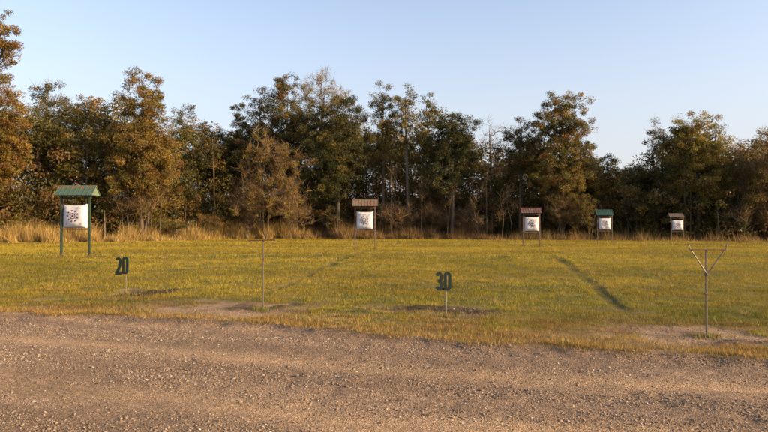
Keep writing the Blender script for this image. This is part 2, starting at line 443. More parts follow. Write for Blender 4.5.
# ------------------------------------------------------------------ grass
def blades(X, Y, Z, H, W, colr, lean=.35, name='lawn_grass', mat=None, label='', kind='stuff', bend=False):
    k = len(X)
    a = rng.uniform(0, 2*np.pi, k); dx = np.cos(a)*W/2; dy = np.sin(a)*W/2
    la = rng.uniform(0, 2*np.pi, k); lm = rng.random(k)*lean*H
    P = np.zeros((k, 3, 3))
    P[:, 0] = np.stack([X-dx, Y-dy, Z-.01], -1); P[:, 1] = np.stack([X+dx, Y+dy, Z-.01], -1)
    P[:, 2] = np.stack([X+np.cos(la)*lm, Y+np.sin(la)*lm, Z+H], -1)
    fc = np.arange(k*3).reshape(k, 3)
    return P.reshape(-1, 3), fc, np.repeat(colr, 3, 0)
def edge_wood(X): return np.interp(X, [-60, -34, -25, -15.6, 1.8, 22, 35, 60], [40, 53, 57, 69, 68, 62.5, 56.5, 56])
def lawn_zone(n, xr, yr, h0, h1, w0, jit=1.0):
    X = rng.uniform(*xr, n); Y = rng.uniform(*yr, n)
    rdd = road_d(X, Y); b = bare_m(X, Y); mu = mud_shade_m(X, Y); pt = path_m(X, Y)
    cl = fbm(X*2.3, Y*2.3, 4, 95)
    dens = sstep(-.12, .25, rdd)*(1-.93*np.clip(b*1.1, 0, 1))*(1-.92*np.clip(mu*1.3, 0, 1))*(1-.85*pt)*(.30+.70*sstep(.38, .56, cl))
    keep = (rng.random(n) < dens) & (Y < edge_wood(X)+1)
    X = X[keep]; Y = Y[keep]; rdd = rdd[keep]; k = len(X); cl = cl[keep]; pt = pt[keep]
    Z = ground_z(X, Y)
    H = rng.uniform(h0, h1, k)*(.6+.9*cl)*(1-.4*pt)
    H *= 1+.5*sstep(1.2, .2, rdd)*rng.random(k)
    g = fbm(X*.5, Y*.5, 3, 97)+(rng.random(k)-.5)*.5
    gold = np.array([.325, .238, .030]); green = np.array([.175, .180, .018]); dry = np.array([.40, .26, .085])
    tg = sstep(.25, .75, g)*(.50)
    # greener beside the rack at the right
    tg = np.clip(tg+.45*np.exp(-(((X-5.4)/1.6)**2+((Y-10.0)/1.8)**2)), 0, 1)
    tg *= 1-.5*sstep(22, 34, Y)
    cc = gold*(1-tg[:, None])+green*tg[:, None]
    td = np.clip(sstep(2.0, .4, rdd+(cl-.5)*2.2)*.9, 0, 1)*(rng.random(k) < .8)
    td = np.maximum(td, (rng.random(k) < .06)*.6)
    cc = cc*(1-td[:, None])+dry*td[:, None]
    rustp = sstep(.44, .60, fbm(X*1.1, Y*2.2, 4, 107))*sstep(4.2, 1.4, rdd)*.9
    cc = cc*(1-rustp[:, None])+np.array([.29, .16, .055])*rustp[:, None]
    spk = sstep(.48, .70, fbm(X*4, Y*7, 3, 109))[:, None]*.5
    cc = cc*(1-spk)+cc*np.array([.55, .5, .5])*spk
    big = fbm(X*.28, Y*.5, 4, 113)[:, None]
    cc *= .80+.36*sstep(.3, .7, big)
    cc *= rng.uniform(.68, 1.2, (k, 1))
    cc *= (1-.45*pt)[:, None]
    return blades(X, Y, Z, H, np.full(k, w0)*rng.uniform(.7, 1.3, k), cc, .8)
parts = [lawn_zone(300000, (-11, 11), (6.2, 14), .018, .050, .008), lawn_zone(120000, (-13, 13), (6.2, 12), .012, .030, .010), lawn_zone(330000, (-17, 18), (13, 24), .025, .055, .013),
         lawn_zone(300000, (-32, 32), (23, 42), .03, .06, .026), lawn_zone(260000, (-48, 48), (40, 71), .03, .07, .05)]
def merge(parts):
    vs, fs, cs, n = [], [], [], 0
    for v, f, c_ in parts:
        vs.append(v); fs.append(f+n); cs.append(c_); n += len(v)
    return np.concatenate(vs), np.concatenate(fs), np.concatenate(cs)
feet = [(PX(263.3, YG(308.6)), YG(308.6)), (PX(706, YG(335.5)), YG(335.5)), (PX(126.2, YG(295.5)), YG(295.5)), (PX(446, YG(316)), YG(316)),
        (PX(61.7, 25.5), 25.5), (PX(89.6, 25.5), 25.5), (PX(355.2, 35.5), 35.5), (PX(375, 35.5), 35.5), (PX(523.2, 44), 44), (PX(539.6, 44), 44)]
for fx_, fy_ in feet:
    k = 170; aa = rng.uniform(0, 6.28, k); rr_ = np.abs(rng.normal(0, .09+.002*fy_, k))+.015
    X = fx_+np.cos(aa)*rr_*1.5; Y = fy_+np.sin(aa)*rr_
    cc = np.where((rng.random(k) < .5)[:, None], np.array([[.30, .20, .07]]), np.array([[.16, .17, .03]]))*rng.uniform(.6, 1.3, (k, 1))
    parts.append(blades(X, Y, ground_z(X, Y), rng.uniform(.04, .15, k)*(.6+fy_*.02), np.full(k, .006+.0006*fy_), cc, .9))
# straw fringe along the gravel
n = 420000; X = rng.uniform(-11, 11, n); Y = rng.uniform(5.8, 13, n); q = road_d(X, Y)
cl = fbm(X*1.8, Y*3.2, 4, 141)
keep = (rng.random(n) < sstep(-.10, .12, q)*sstep(1.25, .45, q)*sstep(.38, .55, cl)*(1-.55*np.clip(ellm(X, Y, _bare[:1]+_bare[3:5], 21), 0, 1)))
X = X[keep]; Y = Y[keep]; k = len(X); i = rng.integers(0, 4, k)
cc = np.array([(.36, .22, .07), (.27, .15, .05), (.40, .28, .10), (.20, .17, .03)])[i]*rng.uniform(.6, 1.2, (k, 1))
parts.append(blades(X, Y, ground_z(X, Y), rng.uniform(.025, .075, k), np.full(k, .008), cc, 1.0))
# scattered weeds and taller tufts
k0 = 260; wx_ = rng.uniform(-14, 16, k0); wy_ = rng.uniform(7, 26, k0)
ok = road_d(wx_, wy_) > .15; wx_ = wx_[ok]; wy_ = wy_[ok]
for fx_, fy_ in zip(wx_, wy_):
    k = 26; X = fx_+rng.normal(0, .05, k); Y = fy_+rng.normal(0, .05, k)
    base_c = np.array([[.34, .23, .09]]) if rng.random() < .45 else np.array([[.13, .16, .03]])
    parts.append(blades(X, Y, ground_z(X, Y), rng.uniform(.04, .11, k), np.full(k, .010), base_c*rng.uniform(.6, 1.3, (k, 1)), 1.3))
v, f, c_ = merge(parts)
tag(mesh_np('lawn_grass', v, f, M['blade'], None, c_), 'short mown golden green grass of the range', 'grass', kind='stuff')

# tall dry grass along the wood's edge
def tall(n, xr, dep, h0, h1, w, cols, dens_f, hfun=None):
    X = rng.uniform(*xr, n); t = rng.random(n)**1.2*dep; Y = edge_wood(X)+t+(fbm(X*.5, X*0+3, 4, 101)-.5)*5
    cl = fbm(X*.55, Y*.55, 4, 103)
    keep = rng.random(n) < dens_f(X, t)*(.25+.75*sstep(.35, .55, cl))
    X = X[keep]; Y = Y[keep]; t = t[keep]; cl = cl[keep]; k = len(X)
    H = (h0+(h1-h0)*rng.random(k)**1.6)*(.35+.9*sstep(.25, .75, cl))*(.45+.55*sstep(0, 1.5, t))
    if hfun is not None: H *= hfun(X)
    i = rng.integers(0, len(cols), k); cc = np.array(cols)[i]*rng.uniform(.7, 1.25, (k, 1))
    H *= np.interp(X, [-60, -16, -8, 8, 14, 60], [1.3, 1.3, 1.2, 1.1, .8, .6]); cc = cc*np.interp(X, [-60, -14, -6, 10, 60], [1.1, 1.1, 1.15, .95, .8])[:, None]
    return blades(X, Y, base_z(Y), H, np.full(k, w)*rng.uniform(.6, 1.4, k), cc, .75)
gold_c = [(.50, .34, .13), (.44, .28, .10), (.36, .25, .08), (.28, .17, .06), (.22, .19, .06)]
brown_c = [(.20, .11, .05), (.16, .085, .045), (.24, .14, .06), (.12, .09, .04)]
lf = lambda X, t: np.interp(X, [-50, -30, -14, -8, 10, 60], [1, 1, 1, .25, .12, .04])
rf = lambda X, t: np.interp(X, [-50, -14, -6, 10, 14, 18, 30, 60], [.15, .3, 1, 1, .35, .22, .15, .12])
parts = [tall(300000, (-50, 50), 11, .4, 1.7, .032, gold_c, lf), tall(170000, (-50, 50), 8, .3, 1.7, .03, brown_c, rf),
         tall(30000, (-40, 48), 2, .12, .45, .05, gold_c[:4], lambda X, t: .35+0*X)]
v, f, c_ = merge(parts)
tag(mesh_np('tall_dry_grass', v, f, M['dry'], None, c_), 'tall straw coloured grass along the foot of the wood', 'grass', kind='stuff')

# ------------------------------------------------------------------ leaves and trees
PAL = {
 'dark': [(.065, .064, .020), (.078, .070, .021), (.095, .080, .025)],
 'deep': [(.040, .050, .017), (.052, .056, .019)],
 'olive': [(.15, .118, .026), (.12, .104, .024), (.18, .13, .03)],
 'gold': [(.25, .155, .034), (.20, .128, .028), (.17, .122, .030), (.28, .185, .044)],
 'rust': [(.19, .098, .030), (.155, .082, .026), (.21, .13, .036)],
 'yellow': [(.26, .205, .032), (.21, .175, .030), (.30, .21, .04)],
 'pale': [(.30, .25, .09), (.24, .20, .07)],
 'brown': [(.18, .105, .042), (.22, .135, .052), (.14, .088, .038)],
}
def leaf_cloud(cen, rad, n, size, pal, flat=.75, droop=0):
    """cen (k,3), rad (k,), n leaves per clump; pal = list of (r,g,b) per clump"""
    k = len(cen)
    nn = np.maximum(1, (n*rng.uniform(.5, 1.5, k)).astype(int))
    ci = np.repeat(np.arange(k), nn); N = len(ci)
    d = rng.normal(0, 1, (N, 3)); d /= np.linalg.norm(d, axis=1, keepdims=True)
    r = rng.random(N)**.45
    P = cen[ci]+d*r[:, None]*rad[ci][:, None]*np.array([1, 1, flat])
    a = rng.normal(0, 1, (N, 3)); a /= np.linalg.norm(a, axis=1, keepdims=True)
    b = rng.normal(0, 1, (N, 3)); b -= (b*a).sum(1, keepdims=True)*a; b /= np.linalg.norm(b, axis=1, keepdims=True)
    s = size*rng.uniform(.45, 1.5, N)[:, None]
    VV = np.stack([P-a*s*.6, P-b*s*.32, P+a*s*.6, P+b*s*.32], 1).reshape(-1, 3)
    pal = np.asarray(pal)
    cc = pal[ci]*rng.uniform(.78, 1.22, (N, 1))
    return VV, np.arange(N*4).reshape(N, 4), np.repeat(cc, 4, 0)
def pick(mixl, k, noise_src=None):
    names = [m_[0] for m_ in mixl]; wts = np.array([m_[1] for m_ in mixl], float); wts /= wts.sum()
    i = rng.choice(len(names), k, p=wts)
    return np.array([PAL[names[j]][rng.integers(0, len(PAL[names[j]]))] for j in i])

def tree(name, label, px, Y, lobes, mixl, trunk_r=.16, leafn=55, leafs=.19, cl_r=.62, dens=.62, bark='bark', twig=False, group=None,
         lean=0.0, low=.25, cat='tree', stems=1, minclump=30, twist=.5):
    Yb = Y
    zb = float(base_z(Yb))-.05
    Xb = PX(px, Yb)
    root = empty(name, (Xb, Yb, zb))
    tag(root, label, cat, group)
    cen = []
    for (lx, ly, rx, ry) in lobes:
        cx = PX(lx, Yb)-Xb; cz = PZ(ly, Yb)-zb; wx = rx*1.12/F*Yb; wz = ry*1.04/F*Yb; wy = max(.9, min(wx, 3.6)*.9)
        vol = 4.19*wx*wy*wz
        k = max(5, int(vol*dens/(cl_r**2*1.9)))
        d = rng.normal(0, 1, (k, 3)); d /= np.linalg.norm(d, axis=1, keepdims=True)
        r = rng.random(k)**.42
        # uneven outline
        wob = 1+.22*np.sin(d[:, 0]*5+rng.uniform(0, 6))*np.cos(d[:, 2]*4+rng.uniform(0, 6))
        p = d*(r*wob)[:, None]*np.array([wx, wy, wz])+np.array([cx, 0, cz])
        cen.append(p)
    cen = np.concatenate(cen)
    cen = cen[cen[:, 2] > .5]
    top = cen[:, 2].max()
    # skeleton: trunk nodes then each clump joins the nearest suitable node
    P = []; par = []; tips = []
    for s in range(stems):
        ang = rng.uniform(0, 6.28); ox = 0 if stems == 1 else rng.uniform(-.5, .5)*1.2; oy = 0 if stems == 1 else rng.uniform(-.5, .5)
        n = max(6, int(top/1.1))
        wx, wy = rng.normal(0, 1, 2)*twist
        main = cen[cen[:, 2] > top*.6]
        tx = main[:, 0].mean() if len(main) else 0
        if stems > 1: tx = tx+rng.uniform(-1, 1)*1.6
        hh = top*(.93 if stems == 1 else rng.uniform(.6, .9))
        prev = -1
        for i in range(n+1):
            t = i/n
            x = ox*min(1, t*5)+tx*t**1.3+wx*.5*math.sin(t*4+ang)*t+lean*t; y = oy*min(1, t*5)+wy*.5*math.sin(t*3+ang*2)*t
            P.append((x, y, t*hh)); par.append(prev); prev = len(P)-1
    P = [np.array(p) for p in P]
    trunk_n = len(P)
    leafn = leafn*2.5; leafs = leafs*.60
    order = np.argsort(np.abs(cen[:, 2]-top*.5)+np.hypot(cen[:, 0], cen[:, 1])*1.2)
    A = np.array(P)
    cap = len(cen)*3+trunk_n+5
    buf = np.zeros((cap, 3)); buf[:trunk_n] = A; nb = trunk_n
    tipsidx = []
    for o in order:
        c0 = cen[o]
        d = buf[:nb]-c0
        dist = np.linalg.norm(d, axis=1)
        cost = dist+np.maximum(0, d[:, 2]+.35*np.hypot(d[:, 0], d[:, 1]))*1.6+(buf[:nb, 2] < top*low*.7)*3
        j = int(np.argmin(cost)); p0 = buf[j]; L_ = dist[j]
        last = j
        if L_ > .5:
            for t in (.35, .7):
                q = p0*(1-t)+c0*t; q = q+rng.normal(0, .07*L_, 3); q[2] -= .06*L_*math.sin(math.pi*t)
                buf[nb] = q; par.append(last); last = nb; nb += 1
        buf[nb] = c0; par.append(last); tipsidx.append(nb); nb += 1
    cnt = np.zeros(nb)
    cnt[tipsidx] = 1
    for i in range(nb-1, -1, -1):
        if par[i] >= 0: cnt[par[i]] += cnt[i]
    rad = trunk_r*np.sqrt(np.maximum(cnt, .5)/max(1, cnt.max()))
    rad = np.maximum(rad, .018)
    for i in range(trunk_n): rad[i] = max(rad[i], trunk_r*(1-.93*buf[i, 2]/top)*.8)
    rad[0] *= 1.3
    # tubes per edge
    vs = []; fs = []; base = 0
    E = np.array([(par[i], i) for i in range(nb) if par[i] >= 0])
    a = buf[E[:, 0]]; b = buf[E[:, 1]]; t = b-a; ln = np.linalg.norm(t, axis=1, keepdims=True); t = t/np.maximum(ln, 1e-6)
    ref = np.where(np.abs(t[:, 2:3]) > .8, np.array([[1., 0, 0]]), np.array([[0, 0, 1.]]))
    u = np.cross(t, ref); u /= np.linalg.norm(u, axis=1, keepdims=True); vv = np.cross(t, u)
    ns = 6
    an = np.arange(ns)*2*np.pi/ns
    ring = u[:, None]*np.cos(an)[None, :, None]+vv[:, None]*np.sin(an)[None, :, None]
    ra = np.minimum(rad[E[:, 0]], rad[E[:, 1]]*1.6+.01); rb = rad[E[:, 1]]
    isT = (E[:, 1] < trunk_n); ra = np.where(isT, rad[E[:, 0]], ra)
    VA = a[:, None]+ring*ra[:, None, None]; VB = b[:, None]+ring*rb[:, None, None]
    VT = np.concatenate([VA, VB], 1).reshape(-1, 3)
    ii = np.arange(ns); jj = (ii+1) % ns
    qf = np.stack([ii, jj, jj+ns, ii+ns], -1)
    FT = (qf[None]+np.arange(len(E))[:, None, None]*2*ns).reshape(-1, 4)
    mesh_np('trunk', VT, FT, M[bark], root, None, True)
    # crown
    rr = cl_r*rng.uniform(.65, 1.35, len(cen))
    colr = pick(mixl, len(cen))
    if leafn > 0:
        v, f, c_ = leaf_cloud(cen, rr, leafn, leafs, colr)
        pr = [(v, f, c_)]
    else: pr = []
    if twig:                                      # fine bare twigs
        k = len(cen); n = 7
        ci = np.repeat(np.arange(k), n); N = len(ci)
        st = cen[ci]+rng.normal(0, .12, (N, 3)); dr = rng.normal(0, 1, (N, 3)); dr[:, 2] = np.abs(dr[:, 2])*1.1+.25
        dr /= np.linalg.norm(dr, axis=1, keepdims=True); ll = rng.uniform(.5, 1.3, (N, 1)); en = st+dr*ll
        sd_ = np.cross(dr, rng.normal(0, 1, (N, 3))); sd_ /= np.linalg.norm(sd_, axis=1, keepdims=True); sd_ *= .016
        md = (st+en)/2+rng.normal(0, .06, (N, 3))
        VV = np.stack([st-sd_, st+sd_, md+sd_*.8, md-sd_*.8, md-sd_*.8, md+sd_*.8, en+sd_*.3, en-sd_*.3], 1).reshape(-1, 3)
        FF = np.arange(N*8).reshape(N*2, 4)
        cc = np.tile(np.array([[.22, .145, .08]]), (N*8, 1))*np.repeat(rng.uniform(.6, 1.3, (N, 1)), 8, 0)
        pr.append((VV, FF, cc))
    v, f, c_ = merge(pr)
    mesh_np('crown', v, f, M['leaf'], root, c_)
    return root

G = 'trees along the edge of the wood'
tree('oak_tree', 'tall rust gold tree cut by the left edge of the photo', -4, 57,
     [(2, 44, 15, 30), (-18, 60, 22, 50), (-2, 128, 28, 50), (-26, 150, 36, 50), (12, 162, 16, 28), (0, 24, 9, 14)], [('rust', 3), ('gold', 3), ('olive', 2)], .24, 75, .19, .6, .85, group=G)
tree('oak_tree', 'thin olive topped tree just right of the leftmost rust tree', 48, 68,
     [(48, 112, 17, 30), (58, 140, 24, 34), (34, 145, 22, 35), (44, 93, 9, 9)], [('olive', 4), ('dark', 3), ('gold', 1)], .2, 60, .19, .6, .6, twig=True, group=G)
tree('oak_tree', 'rounded olive brown tree between thin topped tree and tall golden tree', 88, 70,
     [(92, 122, 20, 26), (80, 150, 26, 34), (106, 150, 16, 36), (70, 108, 10, 10)], [('olive', 3), ('gold', 2), ('dark', 3)], .2, 60, .19, .6, .7, group=G)
tree('sweetgum_tree', 'tall golden tree with a narrow peaked top, brightest of the left half', 143, 61.5,
     [(141, 90, 18, 20), (136, 78, 9, 10), (146, 118, 26, 24), (138, 150, 30, 30), (158, 160, 24, 34), (120, 150, 14, 30), (143, 185, 32, 20)], [('gold', 5), ('rust', 2), ('olive', 3)], .2, 62, .18, .55, .8, stems=2, group=G)
tree('oak_tree', 'dark narrow tree directly right of the tall golden tree', 186, 74,
     [(184, 130, 15, 22), (190, 160, 22, 32)], [('dark', 4), ('olive', 2), ('gold', 1)], .18, 60, .19, .6, .75, group=G)
tree('oak_tree', 'low dark green tree left of the thin spire tree', 214, 76,
     [(208, 142, 16, 22), (224, 150, 16, 24), (214, 170, 26, 30)], [('dark', 4), ('olive', 3)], .18, 60, .19, .6, .75, group=G)
tree('cedar_tree', 'slender dark spire tree rising left of the big central cluster', 240, 74,
     [(239, 110, 6, 15), (240, 132, 9, 18), (242, 160, 14, 26)], [('dark', 5), ('olive', 1)], .14, 60, .18, .45, .9, group=G)
tree('oak_tree', 'dark oak with ragged top between spire tree and rust topped tree', 260, 75,
     [(259, 104, 13, 17), (262, 128, 18, 22), (254, 160, 22, 30)], [('dark', 4), ('olive', 3), ('gold', 1)], .2, 60, .19, .6, .7, group=G)
tree('oak_tree', 'tall dark oak with a rust coloured patch at its very top', 285, 74,
     [(286, 86, 15, 11), (280, 98, 16, 16), (290, 118, 22, 22), (282, 150, 24, 34)], [('rust', 1.4), ('dark', 4), ('olive', 3)], .22, 60, .19, .6, .75, group=G)
tree('willow_oak_tree', 'tallest feathery pale topped tree of the central cluster', 322, 76,
     [(320, 90, 22, 18), (332, 104, 20, 18), (308, 100, 14, 16), (322, 76, 12, 7)], [('pale', 4), ('yellow', 3), ('olive', 2)], .2, 26, .15, .6, .5, twig=True, group=G)
tree('oak_tree', 'broad dark oak below and right of the feathery pale top', 338, 71,
     [(346, 118, 20, 24), (320, 128, 22, 24), (338, 150, 30, 34), (330, 178, 32, 26)], [('dark', 4), ('olive', 3), ('deep', 3)], .25, 65, .19, .62, .8, group=G)
tree('young_maple_tree', 'small golden orange tree in front of the dark central cluster', 266, 66.5,
     [(262, 138, 12, 12), (268, 154, 20, 16), (290, 165, 18, 16), (250, 166, 13, 16), (272, 182, 22, 12), (292, 190, 18, 12), (256, 196, 16, 14), (276, 205, 24, 14), (246, 210, 14, 10)], [('gold', 5), ('rust', 2), ('yellow', 2), ('brown', 1)], .055, 22, .17, .45, .40, twig=True, bark='bark', stems=3, group=G)
tree('oak_tree', 'narrow oak with visible trunk right of the central cluster', 383, 72,
     [(381, 98, 12, 16), (386, 122, 15, 22), (380, 150, 18, 30)], [('olive', 3), ('dark', 3), ('gold', 1)], .2, 55, .18, .55, .7, twist=.2, group=G)
tree('oak_tree', 'slim tree with layered crown and bare lower trunk beside the narrow oak', 408, 71,
     [(404, 100, 13, 13), (410, 116, 12, 18), (400, 128, 10, 14), (412, 146, 12, 12)], [('olive', 4), ('dark', 3), ('yellow', 1)], .19, 50, .18, .5, .75, bark='barkpale', twist=.2, group=G)
tree('oak_tree', 'leaning leafy topped tree left of the round dark tree', 432, 73,
     [(430, 104, 9, 10), (428, 122, 11, 16), (424, 150, 16, 26), (436, 112, 6, 8)], [('olive', 4), ('yellow', 1), ('dark', 2)], .16, 50, .18, .5, .75, group=G)
tree('live_oak_tree', 'round headed dark green tree, darkest in the middle of the wood', 452, 69,
     [(454, 130, 20, 17), (446, 146, 20, 22), (464, 152, 14, 22), (440, 175, 20, 22)], [('deep', 5), ('dark', 4)], .22, 70, .19, .6, .95, group=G)
tree('bare_tree', 'almost leafless grey twiggy tree in the gap right of the round dark tree', 492, 73,
     [(492, 130, 11, 18), (486, 152, 13, 22), (500, 155, 10, 26)], [('brown', 2), ('olive', 1)], .13, 5, .13, .7, .55, twig=True, bark='barkpale', group=G)
tree('oak_tree', 'rusty brown mid height tree left of the big ragged tree', 520, 69,
     [(520, 134, 14, 18), (512, 155, 18, 24), (528, 165, 20, 30)], [('rust', 2), ('dark', 4), ('olive', 2), ('brown', 2)], .18, 55, .18, .58, .75, group=G)
tree('hickory_tree', 'big ragged tree with layered open crown above the rust roofed target', 562, 67,
     [(565, 106, 22, 14), (556, 124, 26, 16), (572, 134, 24, 18), (550, 152, 22, 22), (578, 160, 20, 26), (560, 182, 32, 22)], [('olive', 4), ('gold', 2), ('dark', 3), ('rust', 1)], .25, 60, .19, .55, .62, group=G)
tree('willow_oak_tree', 'low olive tree on the left of the dip in the treeline', 608, 68,
     [(608, 172, 15, 18), (598, 190, 20, 20), (612, 196, 18, 16)], [('olive', 3), ('yellow', 2), ('dark', 2)], .15, 60, .18, .55, .75, group=G)
tree('oak_tree', 'low dark green tree in the middle of the treeline dip', 632, 70,
     [(630, 176, 15, 16), (640, 192, 16, 18)], [('dark', 4), ('olive', 2), ('rust', .5)], .15, 60, .18, .55, .8, group=G)
tree('oak_tree', 'thin dark feathery tree left shoulder of the big yellow green tree', 660, 68,
     [(657, 134, 12, 16), (664, 150, 14, 18), (660, 175, 18, 24)], [('dark', 4), ('deep', 2), ('olive', 1)], .16, 45, .17, .55, .6, twig=True, group=G)
tree('water_oak_tree', 'big yellow green tree above the farthest target', 698, 65,
     [(694, 130, 22, 18), (686, 150, 24, 22), (712, 152, 22, 26), (700, 178, 32, 24), (728, 180, 16, 22)], [('yellow', 8), ('olive', 3), ('gold', 2)], .22, 58, .18, .56, .7, group=G)
tree('bare_tree', 'thin twiggy half bare tree near the right edge of the photo', 744, 63,
     [(744, 152, 12, 22), (740, 178, 14, 24), (750, 190, 12, 18)], [('brown', 3), ('olive', 2)], .12, 14, .14, .6, .6, twig=True, group=G)
tree('oak_tree', 'brown olive tree cut by the right edge of the photo', 772, 61,
     [(772, 150, 16, 24), (782, 175, 24, 32), (762, 190, 14, 26)], [('olive', 3), ('brown', 2), ('gold', 1)], .2, 50, .18, .58, .7, twig=True, group=G)
# the wood goes on past both sides of the frame
for i, (px, Y, ty, sh) in enumerate([(830, 63, 150, 'olive'), (885, 62, 160, 'dark'), (945, 61, 160, 'gold'), (-70, 55, 60, 'gold'), (-130, 52, 80, 'olive')]):
    tree('oak_tree', 'tree of the wood beyond the %s edge of the photo' % ('left' if px < 0 else 'right'), px, Y,
         [(px, ty+28, 26, 28), (px-8, ty+60, 34, 36), (px+10, ty+85, 30, 28)], [(sh, 3), ('dark', 3)], .2, 45, .21, .62, .6, group='trees beyond the %s edge' % ('left' if px < 0 else 'right'))

# ------------------------------------------------------------------ shrubs of the edge
S = 'shrubs at the foot of the wood'
def shrub(label, px, Y, lobes, mixl, leafn=45, leafs=.11, dens=1.1, twig=False, name='shrub', cl_r=.38):
    return tree(name, label, px, Y, lobes, mixl, .05, leafn, leafs, cl_r, dens, twig=twig, group=S, cat='shrub', stems=3, low=.05, twist=.15)
shrub('golden leafed shrub left of the green roofed target', 30, 60, [(30, 212, 16, 12), (16, 218, 14, 9)], [('gold', 2), ('olive', 3)], twig=True)
shrub('dark olive shrub right behind the green roofed target', 84, 62, [(84, 208, 18, 14)], [('dark', 3), ('olive', 2)])
shrub('tangled golden shrub at the foot of the tall golden tree', 128, 61, [(128, 208, 16, 12), (146, 206, 14, 12)], [('gold', 3), ('olive', 2)], twig=True, leafn=25)
shrub('low olive green shrub beside the pale broken stumps', 168, 63, [(168, 224, 16, 7), (182, 226, 10, 6)], [('olive', 4), ('dark', 2)])
shrub('rusty orange topped shrub in the dry grass right of the stumps', 206, 66, [(206, 218, 10, 7), (214, 223, 14, 7)], [('rust', 3), ('gold', 3)], leafn=35)
shrub('bare twiggy thicket left of the small golden orange tree', 246, 68, [(244, 200, 12, 18), (252, 212, 12, 14)], [('brown', 3)], leafn=4, twig=True)
shrub('brown twiggy thicket right of the small golden orange tree', 292, 69, [(290, 205, 14, 16), (300, 216, 14, 10)], [('brown', 3), ('gold', 1)], leafn=8, twig=True)
shrub('brown shrub left of the tan roofed target', 332, 71, [(330, 216, 16, 10), (344, 222, 10, 8)], [('brown', 3), ('dark', 3)], leafn=25)
shrub('reddish brown brush just right of the tan roofed target', 396, 70, [(392, 216, 16, 12), (406, 222, 12, 9)], [('brown', 4), ('rust', 1)], leafn=22, twig=True)
shrub('tan mounded brush below the leaning leafy topped tree', 432, 70, [(430, 216, 14, 12), (444, 222, 12, 9)], [('brown', 3), ('gold', 1)], leafn=25, twig=True)
shrub('reddish mounded brush below the round dark tree', 462, 69, [(464, 220, 14, 10), (478, 228, 12, 6)], [('brown', 4), ('rust', 1)], leafn=22, twig=True)
shrub('golden green shrub right of the rust roofed target', 560, 66, [(560, 208, 14, 14), (572, 220, 12, 10)], [('gold', 2), ('olive', 3), ('brown', 1)], leafn=35, twig=True)
shrub('olive leafed shrub left of the teal roofed target', 586, 65, [(584, 206, 12, 14), (590, 220, 10, 10)], [('gold', 2), ('olive', 3)], leafn=40)
shrub('dark shrub between the teal roofed and the farthest target', 640, 66, [(634, 210, 16, 14), (652, 214, 12, 14)], [('dark', 4), ('brown', 2)], leafn=45)
shrub('dark leafy shrub around the farthest target', 690, 65.5, [(674, 205, 12, 16), (696, 214, 16, 12), (712, 208, 14, 14)], [('dark', 4), ('deep', 3)], leafn=50)
shrub('low brown brush near the right edge of the photo', 745, 62, [(738, 218, 16, 10), (760, 216, 16, 12)], [('brown', 3), ('dark', 3)], leafn=35, twig=True)

# dark interior of the wood: understory and rear mass
def mass(name, label, n, xr, d0, d1, z0, ztop, r, leafn, leafs, mixl, stems_n):
    X = rng.uniform(*xr, n); dd = rng.uniform(d0, d1, n); Y = edge_wood(X)+dd
    zt = ztop(X*F/Y+384)*(.6+.55*fbm(X*.16, Y*.16, 3, 131)/.5*.9)
    Z = base_z(Y)+z0+rng.random(n)**.9*np.maximum(zt-z0, .3)
    cen = np.stack([X, Y, Z], -1)
    v, f, c_ = leaf_cloud(cen, r*rng.uniform(.7, 1.4, n), leafn, leafs, pick(mixl, n))
    pr = [(v, f, c_)]
    # trunks
    xs_ = rng.uniform(*xr, stems_n); ys_ = edge_wood(xs_)+rng.uniform(d0, d1, stems_n)
    an = np.arange(5)*2*np.pi/5
    H = ztop(xs_*F/ys_+384)*rng.uniform(.6, 1.0, stems_n); r0 = rng.uniform(.05, .16, stems_n)
    lx = rng.normal(0, .35, stems_n)
    ring = np.stack([np.cos(an), np.sin(an), 0*an], -1)
    lo = ring[None]*r0[:, None, None]+np.stack([xs_, ys_, base_z(ys_)-.1], -1)[:, None]
    hi = ring[None]*r0[:, None, None]*.35+np.stack([xs_+lx, ys_, base_z(ys_)+H], -1)[:, None]
    VT = np.concatenate([lo, hi], 1).reshape(-1, 3)
    ii = np.arange(5); jj = (ii+1) % 5
    FT = (np.stack([ii, jj, jj+5, ii+5], -1)[None]+np.arange(stems_n)[:, None, None]*10).reshape(-1, 4)
    pr.append((VT, FT, np.tile(np.array([[.12, .09, .065]]), (len(VT), 1))*np.repeat(rng.uniform(.5, 1.6, (stems_n, 1)), 10, 0)))
    v, f, c_ = merge(pr)
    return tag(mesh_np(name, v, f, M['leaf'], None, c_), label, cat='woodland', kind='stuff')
tp = lambda px: np.interp(px, [-300, 0, 60, 120, 200, 240, 300, 350, 420, 470, 490, 520, 590, 610, 640, 690, 768, 1000], [12, 11.5, 11.5, 11.5, 11.5, 12, 13.5, 13.5, 12.5, 11, 8.5, 11, 10.5, 7, 7, 9.5, 9.5, 8])
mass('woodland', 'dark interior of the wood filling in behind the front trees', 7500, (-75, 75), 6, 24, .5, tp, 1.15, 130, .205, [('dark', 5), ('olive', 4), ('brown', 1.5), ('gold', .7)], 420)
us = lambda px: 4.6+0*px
mass('undergrowth', 'dark tangled undergrowth between the trunks of the wood', 3600, (-60, 60), 4.5, 15, 0, us, .8, 95, .18, [('dark', 3), ('brown', 4), ('olive', 3), ('gold', 1)], 120)

